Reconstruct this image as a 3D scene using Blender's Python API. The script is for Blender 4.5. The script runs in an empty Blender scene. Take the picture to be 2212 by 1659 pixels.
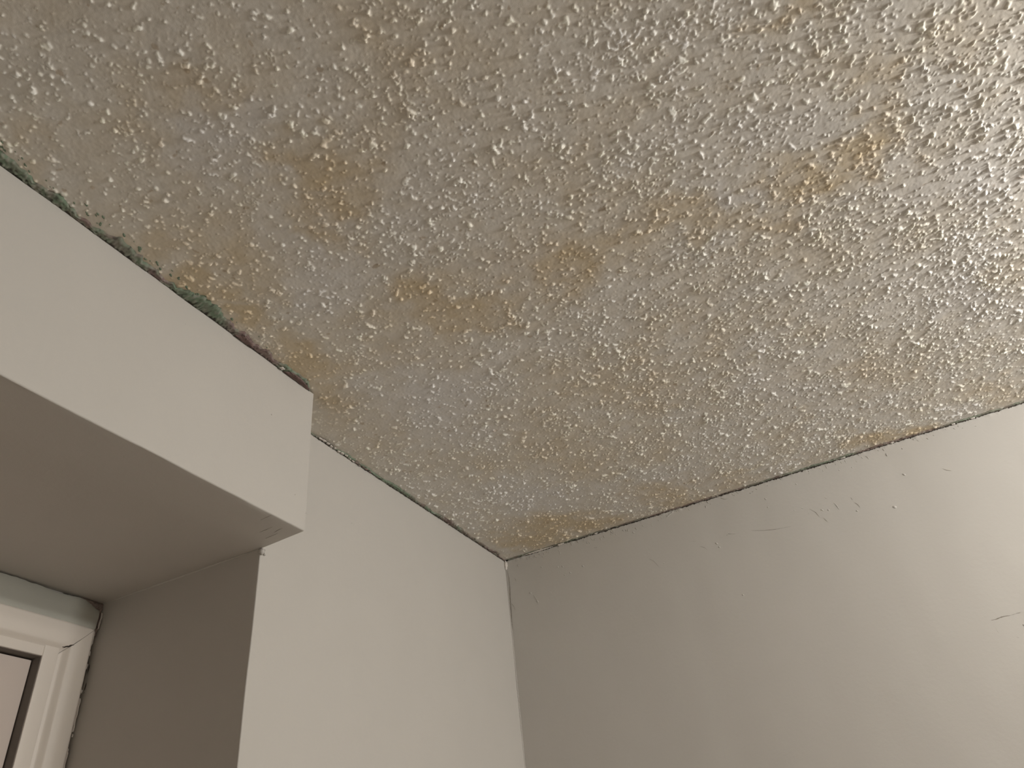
import bpy, math
import numpy as np
from mathutils import Matrix, Vector

S = bpy.context.scene
H = 2.44                      # ceiling height; geometry below is measured from the ceiling plane (z = 0 there)
F_PX, W_PX = 1634.83, 2212.0

# ---------------------------------------------------------------- camera
cam_d = bpy.data.cameras.new('camera')
cam = bpy.data.objects.new('camera', cam_d)
S.collection.objects.link(cam)
R = ((-0.465741034, 0.879616211, -0.096750244), (0.484254053, 0.344848029, 0.804100647), (0.740664095, 0.327650969, -0.586567593))
cam.matrix_world = Matrix(((R[0][0], R[1][0], R[2][0], 1.80292), (R[0][1], R[1][1], R[2][1], 0.88441),
                           (R[0][2], R[1][2], R[2][2], H - 0.85), (0, 0, 0, 1)))
cam_d.sensor_fit = 'HORIZONTAL'
cam_d.sensor_width = 36.0
cam_d.lens = F_PX / W_PX * 36.0
cam_d.clip_start = 0.02
S.camera = cam

# ---------------------------------------------------------------- world, lamps, exposure
w = bpy.data.worlds.new('world'); S.world = w; w.use_nodes = True
bg = w.node_tree.nodes['Background']
bg.inputs[0].default_value = (0.9, 0.85, 0.8, 1); bg.inputs[1].default_value = 0.0

def lamp(name, loc, power, col, radius):
    d = bpy.data.lights.new(name, 'POINT'); d.energy = power; d.color = col; d.shadow_soft_size = radius
    o = bpy.data.objects.new(name, d); S.collection.objects.link(o); o.location = (loc[0], loc[1], H + loc[2])
    return o
LAMP = lamp('ceiling_lamp', (0.88, 1.90, -0.095), 26.0, (1.0, 0.965, 0.91), 0.035)
FILL = lamp('fill_light', (0.55, 2.9, -0.60), 36.0, (1.0, 0.965, 0.92), 0.15)  # added fill light for ambient and softer shadows, no fixture behind it

S.view_settings.view_transform = 'Standard'
S.view_settings.look = 'None'
S.view_settings.gamma = 1.0
S.view_settings.use_curve_mapping = False
S.view_settings.exposure = 0.55
S.cycles.max_bounces = 10
S.cycles.diffuse_bounces = 8

# ---------------------------------------------------------------- measured data (metres)
YEL = [[1.46, 0.377, -16.883, 16.556, -26.342, -16.178, 0.6], [1.309, 0.423, -11.63, 14.155, -17.928, -11.313, 0.95], [1.243, 0.393, -16.174, 20.254, -17.412, -11.193, 0.9], [1.231, 0.246, -8.507, 9.188, -10.381, -6.828, 0.5], [1.237, 0.13, -13.454, 12.968, -22.673, -15.144, 1.0], [1.147, 0.128, -16.087, 16.768, -23.695, -16.136, 1.0], [1.003, 0.12, -10.233, 11.886, -17.008, -11.948, 0.9], [0.911, 0.128, -12.336, 15.448, -13.478, -9.634, 0.5], [0.97, 0.624, -6.287, 13.523, -17.643, -11.634, 0.9], [0.959, 0.715, -6.269, 15.912, -28.055, -18.322, 0.5], [0.953, 0.434, -5.928, 9.904, -19.691, -13.371, 0.9], [1.034, 0.395, -10.566, 15.843, -24.752, -16.621, 0.6], [0.897, 0.475, -11.918, 21.824, -22.174, -15.144, 0.5], [0.931, 1.082, -3.12, 25.906, -20.856, -13.06, 0.9], [0.924, 1.002, -2.368, 13.355, -24.498, -15.52, 0.8], [0.918, 0.882, -2.753, 10.479, -25.558, -16.465, 0.7], [0.938, 0.799, -5.391, 16.5, -34.897, -22.633, 0.5], [0.099, 0.245, -3.043, 6.72, -11.225, -9.178, 0.75], [0.073, 0.124, -4.439, 8.847, -16.418, -13.718, 0.8], [0.092, 0.498, -2.468, 7.31, -14.38, -11.366, 0.65], [0.09, 0.653, -3.814, 14.235, -19.01, -14.722, 0.5], [0.029, 1.016, -1.387, 13.59, -27.945, -20.858, 0.8], [0.025, 1.087, -1.149, 16.282, -40.594, -30.045, 0.8], [0.49, 0.367, -2.642, 5.468, -5.649, -4.234, 0.35], [0.915, 0.315, -5.172, 7.755, -12.069, -8.396, 0.5], [1.307, 0.13, -19.699, 17.745, -14.274, -9.389, 0.5], [1.206, 1.025, -6.104, 30.243, -51.034, -30.41, 0.4], [1.05, 1.097, -4.099, 34.036, -42.257, -25.784, 0.4], [0.746, 0.113, -6.981, 9.643, -8.935, -6.613, 0.3], [0.599, 0.592, -2.564, 6.703, -10.19, -7.258, 0.35], [0.333, 1.047, -1.118, 10.952, -12.787, -9.013, 0.3], [1.502, 0.332, -14.717, 13.038, -22.509, -13.779, 0.25], [1.536, 0.13, -27.418, 19.098, -30.298, -18.938, 0.3], [0.079, 1.264, 0.089, 13.35, -18.358, -13.17, 0.3]]
GRY = [[1.41, 0.358, -17.995, 18.269, -15.721, -9.79, 1.0], [1.359, 0.352, -23.408, 24.945, -27.677, -17.448, 0.8], [1.148, 0.3, -11.226, 13.793, -11.137, -7.4, 0.8], [1.251, 0.316, -12.742, 14.53, -23.082, -14.97, 0.6], [0.776, 0.265, -5.437, 8.507, -7.07, -5.091, 1.0], [0.639, 0.257, -5.849, 9.883, -11.036, -8.168, 0.7], [1.012, 0.579, -10.413, 20.247, -20.351, -13.387, 0.5], [0.969, 0.916, -5.933, 23.999, -39.497, -25.073, 0.8], [0.277, 0.226, -3.9, 7.772, -10.601, -8.425, 0.8], [0.144, 0.393, -3.9, 9.899, -10.348, -8.224, 0.5], [0.788, 1.201, -0.315, 10.057, -13.186, -8.37, 0.5], [0.365, 0.865, -1.342, 6.818, -7.793, -5.59, 0.4], [0.469, 1.215, -0.392, 21.162, -16.234, -10.931, 0.6], [0.149, 0.577, -3.285, 10.582, -13.727, -10.63, 0.5], [1.194, 0.501, -9.379, 14.064, -16.114, -10.314, 0.3], [1.303, 0.502, -8.216, 11.124, -14.027, -8.768, 0.2], [1.053, 1.0, -2.086, 10.597, -19.317, -11.924, 0.3]]
WALL_CRACKS = [([[0.0, 0.0049, -0.0339], [0.0, 0.0071, -0.0547], [0.0, 0.007, -0.0826], [0.0, 0.0043, -0.121], [0.0, 0.0041, -0.1491], [-0.0, 0.003, -0.1715], [0.0, 0.0031, -0.1964]], 1.6), ([[-0.0, 0.0066, -0.1254], [0.0, 0.0138, -0.1375], [0.0, 0.0156, -0.1469]], 1.0), ([[0.0, 1.0691, -0.4334], [-0.0, 1.0783, -0.4338], [0.0, 1.0859, -0.4319], [0.0, 1.0962, -0.4316], [0.0, 1.1042, -0.4327]], 1.2), ([[-0.0, 1.1079, -0.4317], [0.0, 1.1121, -0.4318]], 0.8), ([[0.0, 1.1159, -0.4309], [0.0, 1.1249, -0.4313]], 0.6), ([[0.0, 1.0978, -0.4736], [0.0, 1.1008, -0.4761]], 1.2), ([[0.0, 0.6709, -0.1148], [0.0, 0.6991, -0.1235], [0.0, 0.7308, -0.1296], [0.0, 0.7631, -0.1323]], 0.5), ([[0.0, 0.5145, -0.096], [0.0, 0.5345, -0.1032]], 0.6), ([[0.0, 0.5394, -0.1171], [0.0, 0.5507, -0.1241], [0.0, 0.5559, -0.1318]], 0.7), ([[0.0, 0.4071, -0.1122], [0.0, 0.4176, -0.1214], [0.0, 0.4282, -0.1405]], 0.7), ([[0.0, 0.8142, -0.1025], [0.0, 0.8251, -0.1157], [0.0, 0.8293, -0.1291]], 0.8), ([[0.0, 0.9089, -0.1043], [0.0, 0.9117, -0.1113]], 0.8), ([[0.0, 0.9132, -0.119], [0.0, 0.9182, -0.1254], [0.0, 0.9206, -0.1333]], 0.9), ([[0.0, 0.8373, -0.134], [0.0, 0.8427, -0.1464]], 0.7), ([[0.0, 1.1119, -0.0981], [0.0, 1.1188, -0.1053], [0.0, 1.1268, -0.1093]], 0.6), ([[0.0, 0.0255, -0.0584], [0.0, 0.0286, -0.0699]], 0.8), ([[0.0, 0.6153, -0.0004], [0.0, 0.6167, -0.0088]], 1.2)]
WALL_RIDGES = [([[0.0, 0.4711, -0.0223], [0.0, 0.4831, -0.0142], [0.0, 0.4971, -0.0081], [0.0, 0.5094, -0.0094]], 1.3), ([[0.0, 0.8101, -0.1085], [0.0, 0.8106, -0.1171]], 1.2), ([[0.0, 0.8531, -0.0833], [0.0, 0.8625, -0.0938]], 0.9), ([[0.0, 0.8699, -0.1036], [0.0, 0.8746, -0.1148], [0.0, 0.8764, -0.125]], 0.9), ([[0.0, 1.0672, -0.4376], [0.0, 1.0709, -0.4469], [0.0, 1.0719, -0.4602], [0.0, 1.0721, -0.4675]], 0.35), ([[0.0, 0.0762, -0.1216], [-0.0, 0.084, -0.1364], [0.0, 0.0864, -0.1497]], 0.9), ([[0.0, 0.6223, -0.0106], [0.0, 0.6316, -0.0163], [0.0, 0.6421, -0.0172]], 1.1), ([[0.0, 0.611, -0.1101], [0.0, 0.6144, -0.1062], [0.0, 0.6337, -0.1121]], 1.0), ([[0.0, 0.2613, -0.0082], [-0.0, 0.2662, -0.0191], [0.0, 0.2742, -0.0201], [0.0, 0.2742, -0.0121]], 0.8), ([[0.0, 0.2666, -0.0405], [-0.0, 0.2757, -0.0418], [0.0, 0.2718, -0.0486]], 0.8), ([[0.0, 0.3191, -0.0096], [0.0, 0.3269, -0.0174]], 1.0), ([[0.0, 0.2051, -0.0076], [0.0, 0.2065, -0.0161]], 1.0), ([[0.0, 0.1269, -0.1248], [-0.0, 0.1285, -0.1328]], 0.7)]
WALL_BUMPS = [[0.0, 0.4421, -0.1334], [0.0, 0.5819, -0.1223], [0.0, 0.5861, -0.1333], [0.0, 0.7251, -0.07], [0.0, 0.7809, -0.0967], [0.0, 0.7997, -0.0966], [0.0, 0.9883, -0.1541], [0.0, 1.035, -0.0866], [0.0, 0.8405, -0.1146], [0.0, 0.9087, -0.0311], [0.0, 0.9378, -0.0338], [0.0, 0.0675, -0.1129], [0.0, 0.0849, -0.1405], [-0.0, 0.1093, -0.051], [0.0, 0.1563, -0.0642], [0.0, 0.1698, -0.0666], [0.0, 0.1895, -0.0891], [0.0, 0.1729, -0.091], [0.0, 0.2273, -0.0815], [0.0, 0.7261, -0.0475], [0.0, 0.8054, -0.0334], [0.0, 0.3807, -0.0311], [0.0, 0.8541, -0.119], [0.0, 0.912, -0.14], [0.0, 0.6094, -0.2601], [0.0, 1.1193, -0.455], [0.0, 0.3798, 0.0159]]
LEFT_BUMPS = [[0.495, 0.0, -0.3372], [0.265, 0.0, -0.3761], [0.6827, 0.0, -0.1463], [0.2818, 0.0, -0.187], [0.1987, 0.0, -0.4547]]
BULK_BUMPS = [[0.9206, 0.0945, -0.248], [0.9504, 0.0945, -0.2258], [1.0228, 0.0945, -0.1049], [1.2209, 0.0945, -0.0463]]
SOFFIT_CRACKS = [([[0.9969, 0.068, -0.2835], [0.9976, 0.08, -0.2835], [0.9982, 0.0919, -0.2835]], 1.2), ([[0.9677, 0.0381, -0.2835], [0.9671, 0.0522, -0.2835], [0.9674, 0.065, -0.2835]], 0.9), ([[0.9517, 0.0547, -0.2835], [0.9531, 0.0638, -0.2835], [0.9536, 0.0738, -0.2835]], 1.4), ([[0.9446, 0.0307, -0.2835], [0.9449, 0.0467, -0.2835], [0.9454, 0.0569, -0.2835]], 0.9), ([[1.2478, 0.0618, -0.2835], [1.2443, 0.0585, -0.2835]], 1.6)]
REVEAL_GAPS = [([[0.923, -0.3762, -0.3941], [0.923, -0.3759, -0.4021], [0.923, -0.3771, -0.4089]], 2.2), ([[0.923, -0.374, -0.4252], [0.923, -0.3743, -0.4314], [0.923, -0.3742, -0.4383]], 2.4), ([[0.923, -0.3734, -0.4408], [0.923, -0.3738, -0.443]], 1.2)]
WHITE_STRIP = [[0.0015, 0.066, -0.004], [0.0026, 0.0882, -0.004], [0.0038, 0.1103, -0.004], [-0.0007, 0.1295, -0.004], [-0.001, 0.1577, -0.004], [0.0078, 0.1702, -0.004]]
# ---------------------------------------------------------------- helpers
rng = np.random.default_rng(11)

def material(name, col=(0.5, 0.5, 0.5), rough=0.75, attr=False, bumps=(), spec=0.3, mott=0.0):
    m = bpy.data.materials.new(name); m.use_nodes = True
    nt = m.node_tree; N = nt.nodes; K = nt.links
    b = N['Principled BSDF']
    b.inputs['Roughness'].default_value = rough
    b.inputs['Specular IOR Level'].default_value = spec
    geo = N.new('ShaderNodeTexCoord')
    base = None
    if attr:
        a = N.new('ShaderNodeAttribute'); a.attribute_name = 'paint'; base = a.outputs['Color']
    else:
        c = N.new('ShaderNodeRGB'); c.outputs[0].default_value = (*col, 1); base = c.outputs[0]
    if mott > 0:
        n = N.new('ShaderNodeTexNoise'); n.inputs['Scale'].default_value = 9; n.inputs['Detail'].default_value = 4
        K.new(geo.outputs['Object'], n.inputs['Vector'])
        mr = N.new('ShaderNodeMapRange'); mr.inputs['To Min'].default_value = 1 - mott; mr.inputs['To Max'].default_value = 1 + mott
        mr.inputs['From Min'].default_value = 0.3; mr.inputs['From Max'].default_value = 0.7
        K.new(n.outputs['Fac'], mr.inputs['Value'])
        mx = N.new('ShaderNodeVectorMath'); mx.operation = 'SCALE'
        K.new(base, mx.inputs[0]); K.new(mr.outputs[0], mx.inputs['Scale']); base = mx.outputs[0]
    K.new(base, b.inputs['Base Color'])
    prev = None
    for sc, dist, st in bumps:
        n = N.new('ShaderNodeTexNoise'); n.inputs['Scale'].default_value = sc; n.inputs['Detail'].default_value = 3
        K.new(geo.outputs['Object'], n.inputs['Vector'])
        bp = N.new('ShaderNodeBump'); bp.inputs['Distance'].default_value = dist; bp.inputs['Strength'].default_value = st
        K.new(n.outputs['Fac'], bp.inputs['Height'])
        if prev is not None: K.new(prev, bp.inputs['Normal'])
        prev = bp.outputs['Normal']
    if prev is not None: K.new(prev, b.inputs['Normal'])
    return m

WALLC = (0.485, 0.467, 0.438)
M_wall = material('wall_paint', WALLC, 0.62, bumps=((900, 0.00025, 0.45), (120, 0.0006, 0.35)), mott=0.012)
M_ceil = material('ceiling_paint', rough=0.8, attr=True, bumps=((1100, 0.0005, 0.30),))
M_ceil_flat = material('ceiling_plain', (0.52, 0.485, 0.43), 0.85, bumps=((160, 0.004, 0.8),))
M_edge = material('peeled_edge_paint', rough=0.8, attr=True, bumps=((1500, 0.0008, 0.9),), spec=0.25)
M_dark = material('dark_crevice', (0.05, 0.042, 0.034), 0.9)
M_crack = material('hairline_crack', (0.22, 0.195, 0.165), 0.9)
M_trim = material('trim_gloss_paint', (0.68, 0.63, 0.575), 0.42, bumps=((500, 0.0002, 0.3),), spec=0.4)
M_slab = material('door_paint', (0.57, 0.50, 0.455), 0.5, bumps=((400, 0.0002, 0.3),))
M_board = material('head_board_paint', (0.44, 0.445, 0.405), 0.55, bumps=((700, 0.0003, 0.4),))
M_raw = material('bare_plaster_brown', (0.29, 0.235, 0.215), 0.9, bumps=((700, 0.002, 0.9),))
M_caulk = material('white_caulk', (0.66, 0.62, 0.58), 0.6, bumps=((600, 0.0008, 0.7),))
M_purple = material('purple_brown_paint', (0.19, 0.13, 0.12), 0.7, bumps=((900, 0.0008, 0.8),), mott=0.1)
M_green = material('old_green_paint', (0.19, 0.245, 0.18), 0.8, bumps=((900, 0.0008, 0.6),), mott=0.1)
M_floor = material('floor_boards', (0.40, 0.35, 0.29), 0.6)
M_gap = material('door_gap_shade', (0.19, 0.17, 0.155), 0.9)  # shade of the door gap put into the colour

def mesh_obj(name, verts, faces, mat, parent=None, smooth=True, col=None):
    verts = np.asarray(verts, dtype=np.float32).reshape(-1, 3)
    me = bpy.data.meshes.new(name)
    if isinstance(faces, np.ndarray):
        nf, k = faces.shape
        me.vertices.add(len(verts)); me.vertices.foreach_set('co', verts.ravel())
        me.loops.add(nf * k); me.loops.foreach_set('vertex_index', faces.astype(np.int32).ravel())
        me.polygons.add(nf); me.polygons.foreach_set('loop_start', np.arange(0, nf * k, k, dtype=np.int32))
        me.update(calc_edges=True)
    else:
        me.from_pydata([tuple(map(float, v)) for v in verts], [], [tuple(map(int, f)) for f in faces]); me.update()
    if smooth:
        me.polygons.foreach_set('use_smooth', np.ones(len(me.polygons), dtype=bool))
    if col is not None:
        a = me.color_attributes.new('paint', 'FLOAT_COLOR', 'POINT')
        c = np.ones((len(verts), 4), dtype=np.float32); c[:, :3] = col
        a.data.foreach_set('color', c.ravel())
    me.materials.append(mat)
    o = bpy.data.objects.new(name, me); S.collection.objects.link(o)
    if parent is not None: o.parent = parent
    else: o.location.z = H
    return o

def tag(o, label, cat, kind=None):
    o['label'] = label; o['category'] = cat
    if kind: o['kind'] = kind
    return o

class MB:
    """collects pieces into one mesh"""
    def __init__(s): s.v = []; s.f = []
    def box(s, a, b):
        (x0, y0, z0), (x1, y1, z1) = a, b
        n = len(s.v)
        s.v += [(x0, y0, z0), (x1, y0, z0), (x1, y1, z0), (x0, y1, z0), (x0, y0, z1), (x1, y0, z1), (x1, y1, z1), (x0, y1, z1)]
        s.f += [(n, n+3, n+2, n+1), (n+4, n+5, n+6, n+7), (n, n+1, n+5, n+4), (n+1, n+2, n+6, n+5), (n+2, n+3, n+7, n+6), (n+3, n, n+4, n+7)]
        return s
    def grid(s, P, flip=False):
        """P: array (r, c, 3)"""
        r, c = P.shape[:2]; n = len(s.v)
        s.v += [tuple(p) for p in P.reshape(-1, 3)]
        for i in range(r - 1):
            for j in range(c - 1):
                q = (n+i*c+j, n+i*c+j+1, n+(i+1)*c+j+1, n+(i+1)*c+j)
                s.f.append(q[::-1] if flip else q)
        return s
    def obj(s, name, mat, parent=None, smooth=False):
        return mesh_obj(name, s.v, s.f, mat, parent, smooth)

def noise1(n, sigma, seed, amp=1.0):
    """smooth 1-D noise, unit std, sigma in samples"""
    r = np.random.default_rng(seed).standard_normal(n + int(8 * sigma) + 8)
    k = np.exp(-0.5 * (np.arange(-int(4*sigma)-1, int(4*sigma)+2) / sigma) ** 2)
    y = np.convolve(r, k, 'same')[int(4*sigma)+4:][:n]
    return amp * (y - 0) / np.sqrt((k ** 2).sum())

def field(nx, ny, sigma, seed):
    """periodic smooth 2-D noise of unit std, sigma in cells"""
    r = np.random.default_rng(seed).standard_normal((ny, nx)).astype(np.float32)
    fx = np.fft.rfftfreq(nx); fy = np.fft.fftfreq(ny)
    g = np.exp(-2 * (np.pi * sigma) ** 2 * (fx[None, :] ** 2 + fy[:, None] ** 2))
    z = np.fft.irfft2(np.fft.rfft2(r) * g, s=(ny, nx)).astype(np.float32)
    return z / z.std()

def sstep(a, b, x):
    t = np.clip((x - a) / (b - a), 0, 1); return t * t * (3 - 2 * t)

# ---------------------------------------------------------------- room shell
RX, RY = 3.3, 3.7
REC_E, REC_W, REC_D, REC_Z = 0.923, 1.98, -0.3832, -0.2835

floor = MB().box((-0.1, -0.5, -H - 0.1), (RX + 0.1, RY + 0.1, -H)).obj('floor', M_floor)
tag(floor, 'brown wooden floor of the room below the camera', 'floor', 'structure')
wb = MB().box((-0.1, RY, -H), (RX + 0.1, RY + 0.1, 0)).obj('wall_back', M_wall)
tag(wb, 'plain greige wall behind the camera', 'wall', 'structure')
wf = MB().box((RX, -0.5, -H), (RX + 0.1, RY, 0)).obj('wall_side', M_wall)
tag(wf, 'plain greige wall opposite the right wall', 'wall', 'structure')

# ---------------------------------------------------------------- wall_right (plane x = 0)
def edge_noise(n, step, seed, a):
    return a * (0.6 * noise1(n, 9 / step, seed) + 0.5 * noise1(n, 3 / step, seed + 1) + 0.25 * noise1(n, 1.2 / step, seed + 2))

ys = np.concatenate([np.arange(0, 1.5, 0.002), [1.5]])
zt = np.concatenate([[0.0, 0.0015, 0.003, 0.005, 0.008, 0.012], np.arange(0.018, 0.86, 0.006)])
nY, nZ = len(ys), len(zt)
und = field(nY, nZ, 14, 5) * 0.00030 + field(nY, nZ, 5, 6) * 0.00006
und = np.array(und)
und *= sstep(0, 0.03, zt)[:, None] * sstep(0, 0.03, ys)[None, :]
top = -0.0030 - np.abs(edge_noise(nY, 2, 21, 0.0011))
lip = np.abs(edge_noise(nY, 2, 25, 0.0007))
P = np.zeros((nZ + 1, nY, 3))
P[1:, :, 1] = ys[None, :]; P[0, :, 1] = ys
P[1:, :, 2] = top[None, :] * np.exp(-zt / 0.02)[:, None] - zt[:, None]
P[1:, :, 0] = und + lip[None, :] * np.exp(-((zt - 0.004) / 0.004) ** 2)[:, None]
P[1, :, 0] -= 0.0006
P[0, :, 2] = top - 0.0004; P[0, :, 0] = -0.012
m = MB().grid(P)
m.box((-0.1, -0.1, -H), (-0.012, RY, 0))
m.box((-0.0121, 1.5, -H), (0, RY, 0)); m.box((-0.0121, 0, -H), (0.0, 1.5, zt[-1] * -1))
wr = m.obj('wall_right', M_wall, smooth=True)
tag(wr, 'greige painted wall right of the corner, with hairline cracks and paint nicks', 'wall', 'structure')

# ---------------------------------------------------------------- wall_left (plane y = 0) with the recess reveal
zt2 = zt
def prof_left():
    pts = [(x, 0.0) for x in np.arange(0, 0.918, 0.004)] + [(REC_E - 0.0018, 0.0)]
    for a in np.linspace(math.pi / 2, 0, 5)[1:]:
        pts.append((REC_E - 0.0018 + 0.0018 * math.cos(a), -0.0018 + 0.0018 * math.sin(a)))
    pts += [(REC_E, y) for y in np.linspace(-0.006, REC_D, 60)]
    return np.array(pts)
pl = prof_left(); nP = len(pl)
und = field(nP, nZ, 12, 15) * 0.00025 + field(nP, nZ, 4, 16) * 0.00005
und *= sstep(0, 0.03, zt2)[:, None]
xs_i = pl[:, 0]
topL = -0.0035 - np.abs(edge_noise(nP, 4, 31, 0.0012)); topL[xs_i > 0.9225] = 0.0
wav = noise1(nZ, 5, 41) * 0.0004                                   # the outer corner is not quite straight
P = np.zeros((nZ + 1, nP, 3))
nrm = np.zeros((nP, 2)); nrm[:, 1] = 1.0
onrev = pl[:, 1] < -0.0025; nrm[onrev] = (1, 0)
P[1:, :, 0] = pl[None, :, 0] + und * nrm[None, :, 0] + (wav[:, None] * sstep(0.90, 0.92, pl[:, 0])[None, :])
P[1:, :, 1] = pl[None, :, 1] + und * nrm[None, :, 1]
P[1:, :, 2] = -zt2[:, None] + topL[None, :] * np.exp(-zt2 / 0.02)[:, None]
P[0] = P[1]; P[0, :, 1] = np.where(onrev, P[1, :, 1], -0.012)
m = MB().grid(P, flip=True)
zb = -float(zt2[-1])
m.box((-0.012, -0.6, -H), (REC_E - 0.012, -0.012, 0))
m.box((0, -0.013, -H), (REC_E, 0, zb)); m.box((REC_E - 0.013, REC_D, -H), (REC_E, 0, zb))
m.box((REC_W, -0.6, -H), (RX, 0, 0))
wl = m.obj('wall_left', M_wall, smooth=True)
tag(wl, 'greige painted wall left of the corner, turning into the dark reveal of the door recess', 'wall', 'structure')

# ---------------------------------------------------------------- bulkhead over the recess
xs = np.concatenate([[REC_E - 0.0005, REC_E + 0.0015], np.arange(REC_E + 0.006, 1.62, 0.004), np.arange(1.65, RX, 0.1), [RX]])
nX = len(xs)
fr = 0.0923 + (xs - 0.92) * 0.0085                                   # front face leans very slightly
zf = -0.2806 - (xs - 0.92) * 0.0028
zw = np.full(nX, -0.2850)
ej = np.clip(noise1(nX, 7, 51) * 0.00035 + noise1(nX, 2.0, 52) * 0.00012, -0.0006, 0.0006)
prof = []
for y in np.linspace(0.0, 1.0, 46): prof.append(('s', y))
for a in np.linspace(0, 1, 5)[1:-1]: prof.append(('c', a))
for z in np.linspace(0, 1, 40): prof.append(('f', z))
G = np.zeros((len(prof), nX, 3)); rr = 0.0022
uf = field(nX, len(prof), 9, 55) * 0.00022
end = 1 - sstep(REC_E - 0.001, REC_E + 0.006, xs)
for i, (k, t) in enumerate(prof):
    G[i, :, 0] = xs
    if k == 's':
        yy = REC_D + (fr - rr - REC_D) * t
        zz = np.where(yy < 0, REC_Z + (zw - REC_Z) * (1 + yy / 0.3832), zw + (zf - zw) * (yy / fr))
        G[i, :, 1] = yy; G[i, :, 2] = zz + uf[i] + ej * sstep(0.9, 1, t)
    elif k == 'c':
        a = t * math.pi / 2
        G[i, :, 1] = fr - rr + rr * math.sin(a) + ej * 0.2; G[i, :, 2] = zf + rr - rr * math.cos(a) + ej
    else:
        G[i, :, 1] = fr + uf[i]; G[i, :, 2] = (zf + rr) + (-0.0035 - np.abs(ej) * 2 - (zf + rr)) * t + ej * (1 - t) ** 3
    G[i, :, 0] += 0
# soften the right end of the bulkhead: its vertical arris is slightly wavy
wv = noise1(len(prof), 5, 57) * 0.0007
isf = np.array([k == 'f' for k, t in prof])
G[isf, :, 0] += (wv[isf])[:, None] * end[None, :]
m = MB().grid(G)
ne = len(prof)
# end face (towards the corner of the room)
cap = np.zeros((2, ne, 3)); cap[0] = G[:, 0]; cap[1] = G[:, 0]; cap[1, :, 2] = -0.0005; cap[1, :, 1] = np.minimum(cap[1, :, 1], 0.088)
m.grid(cap)
m.box((REC_E + 0.001, REC_D, -0.27), (RX, 0.08, 0))
bk = m.obj('wall_bulkhead', M_wall, smooth=True)
tag(bk, 'boxed-in greige bulkhead hanging under the ceiling over the door recess, dark underside', 'bulkhead', 'structure')

# ---------------------------------------------------------------- back wall of the recess
mr_ = MB()
mr_.box((REC_E, REC_D - 0.1, REC_Z - 0.125), (1.0, REC_D, REC_Z))
mr_.box((REC_E, REC_D - 0.1, -H), (0.99, REC_D, REC_Z - 0.1)); mr_.box((1.80, REC_D - 0.1, -H), (REC_W, REC_D, REC_Z))
mr_.box((0.99, REC_D - 0.1, REC_Z - 0.09), (1.80, REC_D, REC_Z))
wre = mr_.obj('wall_recess', M_wall)
tag(wre, 'shaded greige strip of wall around the door at the back of the recess', 'wall', 'structure')

# ---------------------------------------------------------------- door with casing
door = bpy.data.objects.new('door_1', None); S.collection.objects.link(door); door.location = (0, 0, H)
tag(door, 'cream painted door in a rounded casing at the back of the dark recess, lower left', 'door', 'structure')

def cas_profile():
    # (distance from the outer edge, height above the wall), outer edge first: bulged face, then a cove towards the door
    p = [(0.0, 0.0), (0.0, 0.0085), (0.0012, 0.0112), (0.004, 0.0128)]
    for t in np.linspace(0, 1, 12):
        p.append((0.006 + 0.030 * t, 0.0132 + 0.0022 * math.sin(t * math.pi)))
    for t in np.linspace(0, 1, 8)[1:]:
        p.append((0.037 + 0.013 * t, 0.0132 - 0.0085 * sstep(0, 1, t)))
    p += [(0.0545, 0.0044), (0.0555, 0.0036), (0.0555, 0.0)]
    return p
CP = cas_profile()
CX, CZ = 0.9300, -0.3335                                          # outer corner of the casing
DR = 1.845                                                       # outer edge of the far casing
def casing_run(kind):
    rows = []
    for u, h in CP:
        y = REC_D + h
        if kind == 'head':
            a = CX + u + 0.0004; b = DR - u - 0.0004; z = CZ - u
            rows.append([(a + (b - a) * t, y, z) for t in np.linspace(0, 1, 40)])
        elif kind == 'right':
            rows.append([(CX + u, y, CZ - u - 0.0005 + (-H - (CZ - u)) * t ** 1.5) for t in np.linspace(0, 1, 60)])
        else:
            rows.append([(DR - u, y, CZ - u - 0.0005 + (-H - (CZ - u)) * t) for t in np.linspace(0, 1, 20)])
    return np.array(rows)
mm = MB().grid(casing_run('head')); c1 = mm.obj('head_casing', M_trim, door, True)
mm = MB().grid(casing_run('right'), flip=True); c2 = mm.obj('side_casing', M_trim, door, True)
mm = MB().grid(casing_run('left')); c3 = mm.obj('side_casing', M_trim, door, True)
# dark mitre joint
def ribbon(pts, width, nrm, lift=0.0003, taper=True, wob=0.25, seed=1):
    pts = [Vector(p) for p in pts]; n = Vector(nrm)
    # resample
    out = [pts[0]]
    for a, b in zip(pts, pts[1:]):
        k = max(1, int((b - a).length / 0.0025))
        for i in range(1, k + 1): out.append(a.lerp(b, i / k))
    r = np.random.default_rng(seed)
    V = []; N = len(out)
    for i, p in enumerate(out):
        d = (out[min(i + 1, N - 1)] - out[max(i - 1, 0)]).normalized()
        s = d.cross(n).normalized()
        t = i / max(1, N - 1)
        wd = width * (max(0.15, math.sin(math.pi * min(0.97, max(0.03, t))) ** 0.6) if taper else 1) * (1 + wob * r.standard_normal())
        j = s * (width * 0.5 * r.standard_normal() * wob)
        V += [p + s * wd * 0.5 + j + n * lift * 0.2, p + j + n * lift, p - s * wd * 0.5 + j + n * lift * 0.2]
    F = []
    for i in range(N - 1):
        a = 3 * i
        F += [(a, a+1, a+4, a+3), (a+1, a+2, a+5, a+4)]
    return V, F
def ribbon_obj(name, pts, width, nrm, mat, parent, **k):
    V, F = ribbon(pts, width, nrm, **k); return mesh_obj(name, V, F, mat, parent, True)
yc = REC_D + 0.0152
ribbon_obj('mitre_crack', [(0.9302, REC_D + .0115, -0.3335), (0.938, yc-.001, -0.3415), (0.955, yc + .0004, -0.3585), (0.966, yc-.001, -0.3700)], 0.0007, (0, 1, 0), M_crack, door, wob=.15)
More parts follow.
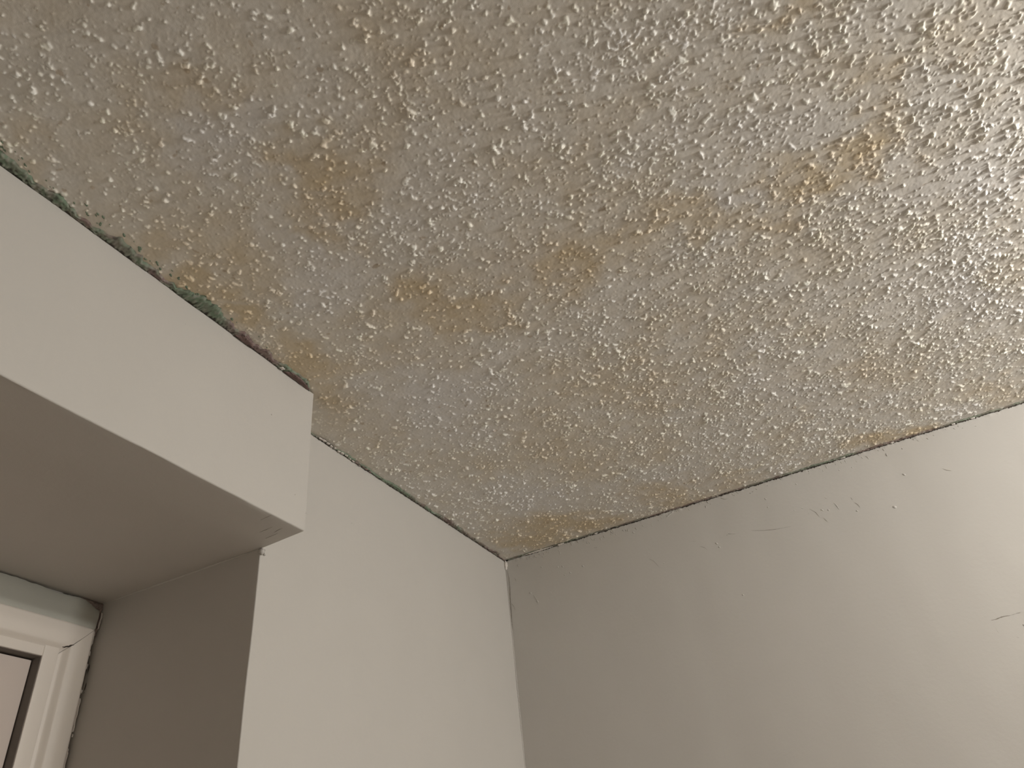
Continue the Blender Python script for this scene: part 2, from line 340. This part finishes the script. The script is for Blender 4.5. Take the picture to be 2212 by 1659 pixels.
ribbon_obj('mitre_crack', [(0.9660, yc-.001, -0.3705), (0.974, REC_D+.0122, -0.3745), (0.983, REC_D + .0092, -0.3775)], 0.0026, (0, 1, 0), M_dark, door, wob=.3, seed=5)

# flat inner strips (jamb faces) with a thin rounded arris
JX, JZ = 0.9850, -0.3755
def strip_v(x0, x1, z0, z1, yf, r=0.0012):
    pr = [(x0, REC_D - 0.09), (x0, yf - r)] + [(x0 + r - r * math.cos(a), yf - r + r * math.sin(a)) for a in np.linspace(0, math.pi/2, 4)] + \
         [(x1 - r + r * math.sin(a), yf - r + r * math.cos(a)) for a in np.linspace(0, math.pi/2, 4)] + [(x1, yf - r), (x1, REC_D - 0.09)]
    return np.array([[(x, y, z) for z in np.linspace(z0, z1, 12)] for x, y in pr])
def strip_h(z0, z1, x0, x1, yf, r=0.0012):
    pr = [(z0, REC_D - 0.09), (z0, yf - r), (z0 - r * .3, yf - r * .3), (z0 - r, yf), (z1 + r, yf), (z1 + r * .3, yf - r * .3), (z1, yf - r), (z1, REC_D - 0.09)]
    return np.array([[(x, y, z) for x in np.linspace(x0, x1, 12)] for z, y in pr])
YS = REC_D + 0.0068
MB().grid(strip_v(JX, 1.0118, JZ, -H, YS), True).obj('side_jamb', M_trim, door, True)
MB().grid(strip_v(1.763, 1.790, JZ, -H, YS), True).obj('side_jamb', M_trim, door, True)
MB().grid(strip_h(JZ, -0.3970, 1.0116, 1.7632, YS - 0.0012)).obj('head_jamb', M_trim, door, True)
# the returns behind the strips and the door leaf, set back
SY = REC_D - 0.0150
gap = MB().box((1.0116, SY - 0.02, -H), (1.7634, SY - 0.012, -0.3965)).obj('door_stop', M_gap, door)
MB().box((1.0118, SY - 0.01, -H), (1.0126, YS - 0.0022, -0.3972)).box((1.0118, SY - 0.01, -0.3978), (1.763, YS - 0.0036, -0.3970)).obj('return_shade', M_gap, door)  # dark strips laid over the jamb returns, painting in their shade
leaf = MB()
lx0, lx1, lz0, lz1 = 1.0140, 1.7610, -0.4005, -H + 0.01
leaf.box((lx0, SY - 0.0415, lz1), (lx1, SY - 0.0015, lz0))
leaf.box((lx0 + .0012, SY - 0.003, lz1), (lx1 - .0012, SY, lz0 - .0012))
leaf.obj('door_leaf', M_slab, door)

# filler board between casing and bulkhead, and the torn plaster beside it
bd = []
for u, h in [(0.0, 0.0), (0.0, 0.0108), (0.0012, 0.0120), (0.020, 0.0124), (0.036, 0.0120), (0.0440, 0.0112), (0.0465, 0.0092)]:
    jag = [0.0] * 60
    row = []
    for t in np.linspace(0, 1, 220):
        x = CX + 0.0006 + (DR - CX) * t ** 1.6
        row.append((x, REC_D + h, -0.2885 - u))
    bd.append(row)
bd = np.array(bd)
n_ = bd.shape[1]
jg = np.abs(noise1(n_, 2.0, 71)) * 0.0011 + 0.0012 * noise1(n_, 9, 72)
cor = np.exp(-((bd[0, :, 0] - CX) / 0.022) ** 2) * 0.012
bd[0, :, 2] -= jg + cor; bd[1, :, 2] -= jg + cor; bd[2, :, 2] -= jg + cor
m = MB().grid(bd)
capb = np.zeros((2, bd.shape[0], 3)); capb[0] = bd[:, 0]; capb[1] = bd[:, 0]; capb[1, :, 1] = REC_D
m.grid(capb)
hb = m.obj('head_board', M_board, door, True)
hb['label'] = 'grey-green flat board above the head casing'

def crust(name, x0, x1, z0, z1, y, nx, nz, amp, mat, parent, seed):
    f = field(nx + 60, nz + 60, 1.2, seed)[:nz, :nx]; g = field(nx + 60, nz + 60, 3, seed + 1)[:nz, :nx]
    P = np.zeros((nz, nx, 3))
    X = np.linspace(x0, x1, nx); Z = np.linspace(z0, z1, nz)
    e = np.minimum(np.minimum((np.arange(nx) + 0) / 2.0, (nx - 1 - np.arange(nx)) / 2.0)[None, :], np.minimum(np.arange(nz) / 2.0, (nz - 1 - np.arange(nz)) / 2.0)[:, None])
    e = np.clip(e, 0, 1)
    P[..., 0] = X[None, :] + 0.0006 * g; P[..., 2] = Z[:, None] + 0.0006 * f
    P[..., 1] = y + (0.002 + amp * (0.5 * f + 0.5 * g)) * e - 0.001 * (1 - e)
    return MB().grid(P).obj(name, mat, parent, True)
tp = crust('torn_plaster', 0.9225, 0.9330, -0.2860, -0.345, REC_D + 0.006, 12, 40, 0.0016, M_raw, wre, 81)
tp['label'] = 'rough brown torn plaster patch beside the casing'
tp2 = crust('torn_plaster', 0.9225, 0.970, -0.2845, -0.3010, REC_D + 0.0075, 38, 14, 0.0014, M_raw, wre, 83)
ch = crust('caulk_chip', 0.9240, 0.9262, -0.302, -0.334, REC_D + 0.0115, 6, 26, 0.0012, M_caulk, wre, 85)
ch['label'] = 'thin pale curl of caulk in the corner'
# ragged caulk line down the outer side of the casing
for i, (z0, z1, x) in enumerate([(-.337, -.362, .9296), (-.372, -.381, .9293), (-.392, -.402, .9292), (-.437, -.444, .9270), (-.452, -.505, .9282), (-.508, -.512, .927), (-.53, -.60, .9286)]):
    crust('caulk_chip', x - .0018, x + .0012, z0, z1, REC_D + 0.0085, 5, max(5, int((z0 - z1) / .0012)), 0.0007, M_caulk, wre, 90 + i)
for pts, wd in REVEAL_GAPS:
    ribbon_obj('reveal_gap', [(REC_E + .0004, p[1], p[2]) for p in pts], wd / 1000, (1, 0, 0), M_dark, wl, lift=.0005, seed=7)

# ---------------------------------------------------------------- stippled ceiling
cl = MB()
cl.box((-0.1, -0.6, 0.001), (RX + 0.1, RY + 0.1, 0.12))
ceil = cl.obj('ceiling', M_ceil_flat)
tag(ceil, 'off-white stippled ceiling with tan water stains and grey touched-up patches', 'ceiling', 'structure')

DX = 0.001
FX, FY = 1920, 1620                                              # 1 mm cells
def F(s, seed): return field(FX, FY, s, seed)
warp = F(0.95, 101)
n_big = F(2.4, 102); n_mid = F(1.5, 103); n_clu = F(20, 104); n_fine = F(0.9, 105); n_soft = F(7, 106)
n_rid = F(2.6, 107); n_sz = F(7, 108)
cyy = (np.arange(FY) * DX)[:, None]; cxx = (np.arange(FX) * DX)[None, :]
thr = 1.60 - 0.28 * sstep(0.3, 1.25, cyy) + 0.10 * sstep(1.1, 1.5, cxx)
# drips: steep, ragged little points and short crests
a = n_big + 0.45 * warp + 0.13 * n_clu - thr
pk1 = (0.60 * sstep(0, 0.38, a) + 0.55 * np.clip(a, 0, 1.2)) * (1 + 0.32 * np.clip(n_sz, -1.6, 1.6))
b = n_mid + 0.30 * warp + 0.25 * n_clu - thr - 0.25
pk2 = 0.6 * sstep(0, 0.35, b) + 0.4 * np.clip(b, 0, 1)
rid = sstep(0, 0.6, 1 - np.abs(n_rid) / 0.16) * sstep(1.2, 1.7, F(4.0, 109) + 0.5 * n_clu + 0.3 * warp)   # thin crests that link points
hgt = 0.00175 * pk1 + 0.00115 * pk2 + 0.00125 * rid + 0.00014 * n_soft + 0.00007 * n_mid + 0.00005 * n_fine
hgt *= (1 - 0.22 * sstep(0.75, 1.1, cxx) * sstep(0.55, 0.95, cyy)) * (1 + 0.22 * sstep(0.8, 0.3, cxx))
hgt += 0.00022 * sstep(-0.7, 0.2, a)
tip = np.maximum(np.maximum(sstep(0.0, 0.35, a), sstep(0.0, 0.3, b)), 0.8 * sstep(0.3, 0.8, rid))   # where a drip gets its painted-on brightness

def spaced(a, b, s0, s1):
    out = [a]; 
    while out[-1] < b:
        t = (out[-1] - a) / (b - a); out.append(out[-1] + s0 + (s1 - s0) * t)
    return np.array(out)
gx = spaced(0.0015, 1.80, 0.0017, 0.00108)
gy = spaced(0.0015, 1.45, 0.00135, 0.00130)
X, Y = np.meshgrid(gx, gy)
def samp(A, X, Y):
    u = np.clip(X / DX, 0, A.shape[1] - 2.001); v = np.clip(Y / DX, 0, A.shape[0] - 2.001)
    i = u.astype(int); j = v.astype(int); fu = (u - i).astype(np.float32); fv = (v - j).astype(np.float32)
    return (A[j, i] * (1 - fu) + A[j, i+1] * fu) * (1 - fv) + (A[j+1, i] * (1 - fu) + A[j+1, i+1] * fu) * fv
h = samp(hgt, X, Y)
# thinner and smoother texture close to the walls and the bulkhead
front = np.where(X > 0.91, 0.0923 + (X - 0.92) * 0.0085, 0.0)
dw = np.minimum(X, Y - front) + 0.004 * samp(n_soft, X, Y)
att = 0.35 + 0.65 * sstep(0.003, 0.022, dw)
# a smooth, brushed-out patch by the end of the bulkhead
rp = np.hypot((X - 0.86) / 0.075, (Y - 0.05) / 0.05)
att *= 1 - 0.75 * (1 - sstep(0.6, 1.2, rp))
h = h * att
Z = -0.0006 - np.maximum(h, -0.0004)

base = np.array([0.640, 0.615, 0.572]); tan = np.array([0.560, 0.475, 0.345]); grey = np.array([0.645, 0.632, 0.620])
wx = 0.014 * samp(F(14, 120), X, Y) + 0.005 * samp(F(5, 122), X, Y); wy = 0.014 * samp(F(14, 121), X, Y) + 0.005 * samp(F(5, 123), X, Y)
def blobs(L, sharp):
    out = np.zeros_like(X)
    for cx, cy, a11, a12, a21, a22, s in L:
        ux = (X + wx - cx); uy = (Y + wy - cy)
        p = a11 * ux + a12 * uy; q = a21 * ux + a22 * uy
        d = (p * p + q * q) / 1.35
        out = np.maximum(out, s * np.exp(-(d ** (sharp * 0.85)) * 0.9))
    return out
ty = blobs(YEL, 1.5); tg = blobs(GRY, 1.2)
ty = np.clip(ty + 0.10 + 0.10 * samp(F(30, 130), X, Y) + 0.07 * samp(F(8, 131), X, Y), 0, 1)
C = base[None, None, :] * (1 + 0.02 * samp(F(12, 132), X, Y))[..., None]
C = C + (tan - C) * ty[..., None]
C = C + (grey - C) * (np.clip(tg + 0.06 * samp(F(6, 133), X, Y), 0, 1))[..., None]
# drips lightened in the colour itself, standing in for light caught on them
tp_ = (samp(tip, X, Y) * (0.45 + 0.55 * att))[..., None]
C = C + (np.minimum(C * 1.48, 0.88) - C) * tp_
# small rusty spots
sp = sstep(2.35, 3.0, samp(F(3, 134), X, Y) + 0.3 * samp(warp, X, Y))
C = C + (np.array([0.30, 0.20, 0.10]) - C) * (0.45 * sp)[..., None]

ny_, nx_ = X.shape
idx = np.arange(ny_ * nx_).reshape(ny_, nx_)
cxm = X[:-1, :-1]; cym = Y[:-1, :-1]
keep = ~((cxm > 0.93) & (cym < 0.085)) & ((cxm - 1.66) * 1.01 + (cym - 0.284) * 0.6 < 0.12)
q = np.stack([idx[:-1, :-1][keep], idx[1:, :-1][keep], idx[1:, 1:][keep], idx[:-1, 1:][keep]], axis=1)
used = np.zeros(ny_ * nx_, bool); used[q.ravel()] = True
remap = np.cumsum(used) - 1
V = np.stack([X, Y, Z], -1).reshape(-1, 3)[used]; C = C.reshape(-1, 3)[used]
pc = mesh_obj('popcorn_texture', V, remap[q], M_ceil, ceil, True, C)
pc['kind'] = 'stuff'
pc['label'] = 'stippled popcorn plaster with pointed drips, stained tan in places'

# ---------------------------------------------------------------- ragged old paint showing along the ceiling joints
GREEN = np.array([0.19, 0.255, 0.185]); BROWN = np.array([0.20, 0.15, 0.13]); PURP = np.array([0.27, 0.195, 0.195])
GREYG = np.array([0.30, 0.30, 0.26]); DARKC = np.array([0.055, 0.045, 0.04]); WHITE = np.array([0.60, 0.56, 0.53])
def paint_edge(name, p0, p1, inward, wfun, seed, mixfun, z0=-0.0032, parent=None, label=None):
    p0 = np.array(p0, float); p1 = np.array(p1, float); Ld = np.linalg.norm(p1 - p0)
    n = int(Ld / 0.0011); nc = 13
    s = np.linspace(0, 1, n); inw = np.array(inward, float)
    wd = wfun(s) * (1 + 0.28 * noise1(n, 10, seed) + 0.09 * noise1(n, 2.2, seed + 1)); wd = np.clip(wd, 0.0008, None)
    f1 = field(n, nc + 8, 1.0, seed + 2)[:nc]; f2 = field(n, nc + 8, 3.5, seed + 3)[:nc]; f3 = field(n, nc + 8, 9, seed + 4)[:nc]
    t = np.linspace(0, 1, nc)
    P = np.zeros((nc, n, 3))
    off = (t[:, None] * wd[None, :])
    P[..., 0] = p0[0] + (p1[0] - p0[0]) * s + inw[0] * off
    P[..., 1] = p0[1] + (p1[1] - p0[1]) * s + inw[1] * off
    edge = np.clip(np.minimum(1, (1 - t) * 5), 0, 1)[:, None]
    wob = np.clip(0.00045 * f1 + 0.0004 * f2, -0.0012, 0.002)
    P[..., 2] = (z0 - 0.0004 - np.maximum(wob, -0.0004)) * edge + 0.0008 * (1 - edge)
    g, b_, p_ = mixfun(s, f3, f2)
    col = np.zeros((nc, n, 3)); tot = g + b_ + p_ + 1e-6
    col += (g / tot)[..., None] * GREEN + (b_ / tot)[..., None] * BROWN + (p_ / tot)[..., None] * PURP
    lt = sstep(0.4, 1.5, f1 + 0.4 * f2)[..., None]; col = col + (GREYG - col) * lt * 0.7
    dk = sstep(0.25, 0.0, t[:, None] + 0.10 * f1)[..., None]; col = col + (DARKC - col) * dk * 0.9
    dd = sstep(1.2, 2.0, -f1)[..., None]; col = col + (DARKC - col) * dd * 0.6
    r, c = nc, n; ii = np.arange(r * c).reshape(r, c)
    Q = np.stack([ii[:-1, :-1].ravel(), ii[:-1, 1:].ravel(), ii[1:, 1:].ravel(), ii[1:, :-1].ravel()], 1)
    o = mesh_obj(name, P.reshape(-1, 3), Q, M_edge, parent, True, col.reshape(-1, 3))
    if label: o['label'] = label
    o['kind'] = 'stuff'
    return o
def mix_b(s, f3, f2):
    x = f3 + 0.6 * f2
    seg = np.interp(s, [0, .12, .14, .30, .34, .46, .50, .62, .66, .74, .80, .88, 1], [0, 0, 1, 1, .1, .1, .9, .6, 0, 0, .6, .1, .5])
    return np.clip(1.2 - seg * 1.1 + 0.5 * x, 0.02, 2), np.clip(seg * 0.5 - 0.3 * x, 0.02, 2), np.clip(seg * 0.9 - 0.3 * f2, 0.02, 2)
# bulkhead segment: from its right end out to the left
paint_edge('peeled_paint', (0.935, 0.0925), (1.62, 0.0983), (0, 1), lambda s: np.interp(s, [0, .03, .1, .16, .3, .5, .62, .75, 1], [.001, .010, .014, .016, .017, .021, .018, .015, .018]),
           201, lambda s, a, b: mix_b(s, a, b), parent=ceil, label='ragged strip of old green and purple-brown paint along the bulkhead top')
def mix_l(s, f3, f2):
    seg = np.interp(s, [0, .22, .27, .36, .42, .80, .86, .93, 1], [1.1, 1.0, .3, .9, 0.1, 0.1, .3, 1, 1])
    return np.clip(1.1 - seg + 0.4 * f3, 0.02, 2), np.clip(seg * 0.9 - 0.2 * f2, 0.02, 2), np.clip(seg * 0.35 - 0.2 * f3, 0.02, 2)
paint_edge('peeled_paint', (0.002, 0.0), (0.90, 0.0), (0, 1), lambda s: np.interp(s, [0, .02, .15, .3, .6, .75, .85, 1], [.005, .011, .010, .010, .009, .0065, .004, .002]),
           211, mix_l, z0=-0.0030, parent=ceil, label='dark green-brown strip of old paint above the left wall')
def mix_r(s, f3, f2):
    seg = np.interp(s, [0, .12, .2, .32, .36, .5, .62, .66, .74, .80, 1], [.2, .1, .3, 1.3, 1.3, .3, .1, 1.2, 1.3, .2, .2])
    return np.clip(0.95 - seg + 0.3 * f3, 0.02, 2), np.clip(seg + 0.35 + 0.1 * f2, 0.02, 2), np.clip(0.1 - 0.1 * f3, 0.02, 2)
paint_edge('peeled_paint', (0.0, 0.012), (0.0, 1.5), (1, 0), lambda s: np.interp(s, [0, .06, .12, .2, .3, .45, .55, .65, .75, 1], [.003, .004, .0045, .004, .0028, .0045, .0055, .005, .0055, .005]),
           221, mix_r, z0=-0.0030, parent=ceil, label='thin green-black strip of old paint above the right wall')
# thickened purple flake near the bulkhead end
def flake(name, outline, z, mat, parent, seed, thick=0.0012):
    r = np.random.default_rng(seed); O = np.array(outline, float)
    pts = []
    n = len(O)
    for i in range(n):
        a_, b_ = O[i], O[(i + 1) % n]; k = max(2, int(np.linalg.norm(b_ - a_) / 0.0018))
        for j in range(k): pts.append(a_ + (b_ - a_) * j / k + r.standard_normal(2) * 0.0005)
    pts = np.array(pts); c = pts.mean(0); n = len(pts)
    V = []; 
    for f_, zz in ((1, z + thick), (1.0, z), (0.7, z - 0.0004), (0.35, z - 0.0002)):
        V += [(c[0] + (p[0] - c[0]) * f_, c[1] + (p[1] - c[1]) * f_, zz + 0.0003 * r.standard_normal()) for p in pts]
    V.append((c[0], c[1], z - 0.0003)); Fc = []
    for k in range(3):
        for i in range(n):
            j = (i + 1) % n; Fc.append((k*n+i, k*n+j, (k+1)*n+j, (k+1)*n+i))
    for i in range(n): Fc.append((3*n+i, 3*n+(i+1) % n, 4*n))
    return mesh_obj(name, V, Fc, mat, parent, True)
fl = flake('paint_flake', [(1.0080, 0.0950), (0.9990, 0.1040), (0.985, 0.1055), (0.968, 0.1045), (0.952, 0.1010), (0.9400, 0.0975), (0.9400, 0.0938), (0.965, 0.0940), (0.990, 0.0940)], -0.0052, M_purple, ceil, 301)
fl['label'] = 'purple-brown paint flake at the right end of the bulkhead joint'
fl = flake('paint_flake', [(1.128, 0.097), (1.116, 0.1085), (1.098, 0.1065), (1.085, 0.0985), (1.10, 0.0955)], -0.0052, M_purple, ceil, 303)
fl['label'] = 'purple-brown paint flake midway along the bulkhead joint'
fl = flake('paint_flake', [(1.012, 0.0965), (1.012, 0.1025), (1.0185, 0.1030), (1.021, 0.0975)], -0.0062, M_caulk, ceil, 305)
fl['label'] = 'small pale chip in the green paint'
# pale chips where the texture broke off at the left wall joint
r_ = np.random.default_rng(5)
for i in range(15):
    x = 0.80 - 0.012 * i - 0.004 * r_.random(); y = 0.0015 + 0.003 * r_.random(); s1 = 0.0035 + 0.003 * r_.random(); s2 = 0.0016 + 0.0014 * r_.random()
    an = np.linspace(0, 2 * math.pi, 8)[:-1] + 0.3 * r_.random(7)
    flake('plaster_chip', [(x + s1 * math.cos(t), y + 0.001 + s2 * math.sin(t)) for t in an], -0.0045 - 0.002 * r_.random(), M_caulk if i < 10 else M_raw, ceil, 320 + i)
# crevice lines under the strips
def crev(name, pts, width, nrm, parent, seed):
    return ribbon_obj(name, pts, width, nrm, M_dark, parent, taper=False, wob=.35, seed=seed, lift=.0006)
crev('ceiling_crevice', [(x, 0.0006, -0.0030) for x in np.linspace(0.004, 0.80, 30)], 0.0030, (0, 1, 0), wl, 401)
crev('ceiling_crevice', [(0.0006, y, -0.0032) for y in np.linspace(0.05, 1.5, 30)], 0.0042, (1, 0, 0), wr, 402)
# long pale caulk piece and chips on the right-wall joint
def tube(pts, rad, seed=1, wob=0.25, ns=7, flat=1.0):
    pts = [Vector(p) for p in pts]; out = [pts[0]]
    for a_, b_ in zip(pts, pts[1:]):
        k = max(1, int((b_ - a_).length / 0.002))
        for i in range(1, k + 1): out.append(a_.lerp(b_, i / k))
    r = np.random.default_rng(seed); V = []; N = len(out)
    for i, p in enumerate(out):
        d = (out[min(i+1, N-1)] - out[max(i-1, 0)]).normalized(); s = d.cross(Vector((.3, .2, .9))).normalized(); u = d.cross(s)
        t = i / max(1, N - 1); rd = rad * max(0.12, math.sin(math.pi * min(.96, max(.04, t))) ** .5) * (1 + wob * r.standard_normal())
        for k in range(ns):
            an = 2 * math.pi * k / ns; V.append(p + (s * math.cos(an) + u * math.sin(an) * flat) * rd)
    Fc = []
    for i in range(N - 1):
        for k in range(ns): Fc.append((i*ns+k, i*ns+(k+1) % ns, (i+1)*ns+(k+1) % ns, (i+1)*ns+k))
    Fc.append(tuple(range(ns))[::-1]); Fc.append(tuple((N-1)*ns + k for k in range(ns)))
    return V, Fc
def tube_obj(name, pts, rad, mat, parent, **k):
    V, Fc = tube(pts, rad, **k); return mesh_obj(name, V, Fc, mat, parent, True)
cs = tube_obj('caulk_strip', [(0.0035, 0.062, -0.0045), (0.0035, 0.10, -0.0040), (0.0035, 0.152, -0.0042)], 0.0020, M_caulk, wr, seed=3, wob=.15)
cs['label'] = 'long pale strip of caulk just right of the corner'
tube_obj('caulk_strip', [(0.003, 0.165, -0.005), (0.0035, 0.185, -0.0045)], 0.0026, M_caulk, wr, seed=4)
for y, ln in ((0.275, .010), (0.92, .012), (1.035, .009), (1.17, .008), (1.21, .010)):
    tube_obj('caulk_chip', [(0.0028, y, -0.0045), (0.0034, y + ln, -0.0045)], 0.0018, M_caulk, wr, seed=int(y * 100))
# chipped corner where both walls and the ceiling meet
cc = tube_obj('caulk_chip', [(0.0022, 0.0030, -0.003), (0.0024, 0.0034, -0.012), (0.0022, 0.0032, -0.022), (0.0016, 0.002, -0.030)], 0.0048, M_caulk, wr, seed=9, wob=.18)
cc['label'] = 'white chip of caulk at the top of the corner'
tube_obj('caulk_bead', [(0.0008, 0.0012, z) for z in np.linspace(-0.03, -0.86, 60)], 0.0014, M_wall, wr, seed=10, wob=.2)
for pts, wd in WALL_CRACKS:
    ribbon_obj('paint_crack', [(0.0006, p[1] + (0.0008 if p[1] < 0.02 else 0), p[2]) for p in pts], wd / 1000, (1, 0, 0), M_crack, wr, seed=int(abs(pts[0][2]) * 1e4))
for pts, wd in WALL_RIDGES:
    tube_obj('paint_ridge', [(0.0001, p[1], p[2]) for p in pts], wd / 1000 * 0.95, M_wall, wr, seed=int(abs(pts[0][2]) * 1e4), wob=.3)
def bump(name, c, n, r, mat, parent, seed):
    rg = np.random.default_rng(seed); n = Vector(n); s = n.orthogonal().normalized(); u = n.cross(s)
    V = []; k = 8; an0 = rg.random() * 6; el = 1 + rg.random()
    for j, (rr_, hh) in enumerate(((1.25, -0.1), (1.0, .25), (.6, .6))):
        for i in range(k):
            a_ = 2 * math.pi * i / k; q_ = 1 + .18 * rg.standard_normal()
            V.append(Vector(c) + s * (r * rr_ * q_ * math.cos(a_)) + u * (r * el * rr_ * q_ * math.sin(a_)) + n * (r * hh))
    V.append(Vector(c) + n * r * .75); Fc = []
    for j in range(2):
        for i in range(k): Fc.append((j*k+i, j*k+(i+1) % k, (j+1)*k+(i+1) % k, (j+1)*k+i))
    for i in range(k): Fc.append((2*k+i, 2*k+(i+1) % k, 3*k))
    return mesh_obj(name, V, Fc, mat, parent, True)
for i, p in enumerate(WALL_BUMPS):
    bump('paint_bump', (0.0, p[1], p[2]), (1, 0, 0), 0.0018 if i != 6 else 0.0028, M_wall, wr, i)
for i, p in enumerate(LEFT_BUMPS): bump('paint_bump', (p[0], 0.0, p[2]), (0, 1, 0), 0.0011, M_wall, wl, 50 + i)
for i, p in enumerate(BULK_BUMPS): bump('paint_bump', (p[0], 0.0923 + (p[0] - 0.92) * 0.0085, p[2]), (0, 1, 0), 0.0010, M_wall, bk, 70 + i)
for pts, wd in SOFFIT_CRACKS:
    ribbon_obj('paint_crack', [(p[0], p[1], -0.2852 + max(p[1], 0) / 0.0923 * 0.0042 if p[1] > 0 else -0.2854) for p in pts], wd / 1600, (0, 0, -1), M_crack, bk, seed=int(p[0] * 1000) if False else int(pts[0][0] * 1e4))
# lumpy bead between bulkhead underside and reveal, and a drip at its front end
tube_obj('caulk_bead', [(REC_E + 0.0006, y, REC_Z - 0.0005 + (-0.0015) * (1 + y / 0.38)) for y in np.linspace(-0.375, -0.004, 40)], 0.0022, M_wall, wl, seed=12, wob=.22)
tube_obj('caulk_drip', [(REC_E + 0.000, 0.0025, -0.2835), (REC_E - 0.0005, 0.003, -0.290), (REC_E - 0.001, 0.0028, -0.2965)], 0.0042, M_wall, wl, seed=13)
tube_obj('caulk_drip', [(REC_E - 0.008, 0.0015, -0.2850), (REC_E - 0.0085, 0.002, -0.2950)], 0.0034, M_wall, wl, seed=14)

# fine brush scuffs and dried drips of wall paint just under the right joint, too many to tell apart
rs = np.random.default_rng(77); V = []; Fc = []
for i in range(120):
    y = 0.03 + 1.2 * rs.random() ** 1.3; z = -0.005 - 0.020 * rs.random() ** 1.6; an = rs.normal(1.1, 0.5); ln = 0.003 + 0.006 * rs.random()
    p0 = (0.0002, y, z); p1 = (0.0002, y + ln * math.cos(an) * 0.6, z - ln * math.sin(an))
    v, f = tube([p0, ((p0[0]), (p0[1] + p1[1]) / 2 + rs.normal(0, .0006), (p0[2] + p1[2]) / 2), p1], 0.0007 + 0.0004 * rs.random(), seed=i, ns=5)
    n = len(V); V += v; Fc += [tuple(n + k for k in q_) for q_ in f]
sc = mesh_obj('paint_scuffs', V, Fc, M_wall, wr, True); sc['kind'] = 'stuff'
V = []; Fc = []
for i in range(60):
    x = 0.03 + 0.8 * rs.random(); z = -0.004 - 0.004 * rs.random() ** 2; ln = 0.002 + 0.004 * rs.random()
    v, f = tube([(x, 0.0002, z), (x + ln, 0.0002, z - 0.001 * rs.random())], 0.0006 + 0.0003 * rs.random(), seed=i, ns=5)
    n = len(V); V += v; Fc += [tuple(n + k for k in q_) for q_ in f]
sc = mesh_obj('paint_scuffs', V, Fc, M_wall, wl, True); sc['kind'] = 'stuff'

# specks of the old green paint left on the ceiling beside the bulkhead joint
V = []; Fc = []
for i in range(60):
    x = 1.02 + 0.55 * rs.random() ** 0.7; y = 0.0923 + (x - 0.92) * 0.0085 + 0.016 + 0.016 * rs.random() ** 1.5; r0 = 0.0012 + 0.0030 * rs.random() ** 1.5
    n = len(V); k = 7; an = rs.random() * 6; ca, sa = math.cos(0.9), math.sin(0.9)
    for j, (q_, hz) in enumerate(((1.0, 0.0005), (0.75, -0.0011))):
        for m_ in range(k):
            t = 2 * math.pi * m_ / k + an; u = r0 * q_ * (1.5 + .4 * rs.standard_normal()) * math.cos(t); v = r0 * q_ * math.sin(t) * .7
            V.append((x + u * ca - v * sa, y + u * sa * .6 + v * ca, hz))
    V.append((x, y, -0.0013))
    for m_ in range(k):
        m2 = (m_ + 1) % k
        Fc += [(n + m_, n + m2, n + k + m2, n + k + m_), (n + k + m_, n + k + m2, n + 2 * k)]
gs = mesh_obj('green_paint_specks', V, Fc, M_green, ceil, True); gs['kind'] = 'stuff'
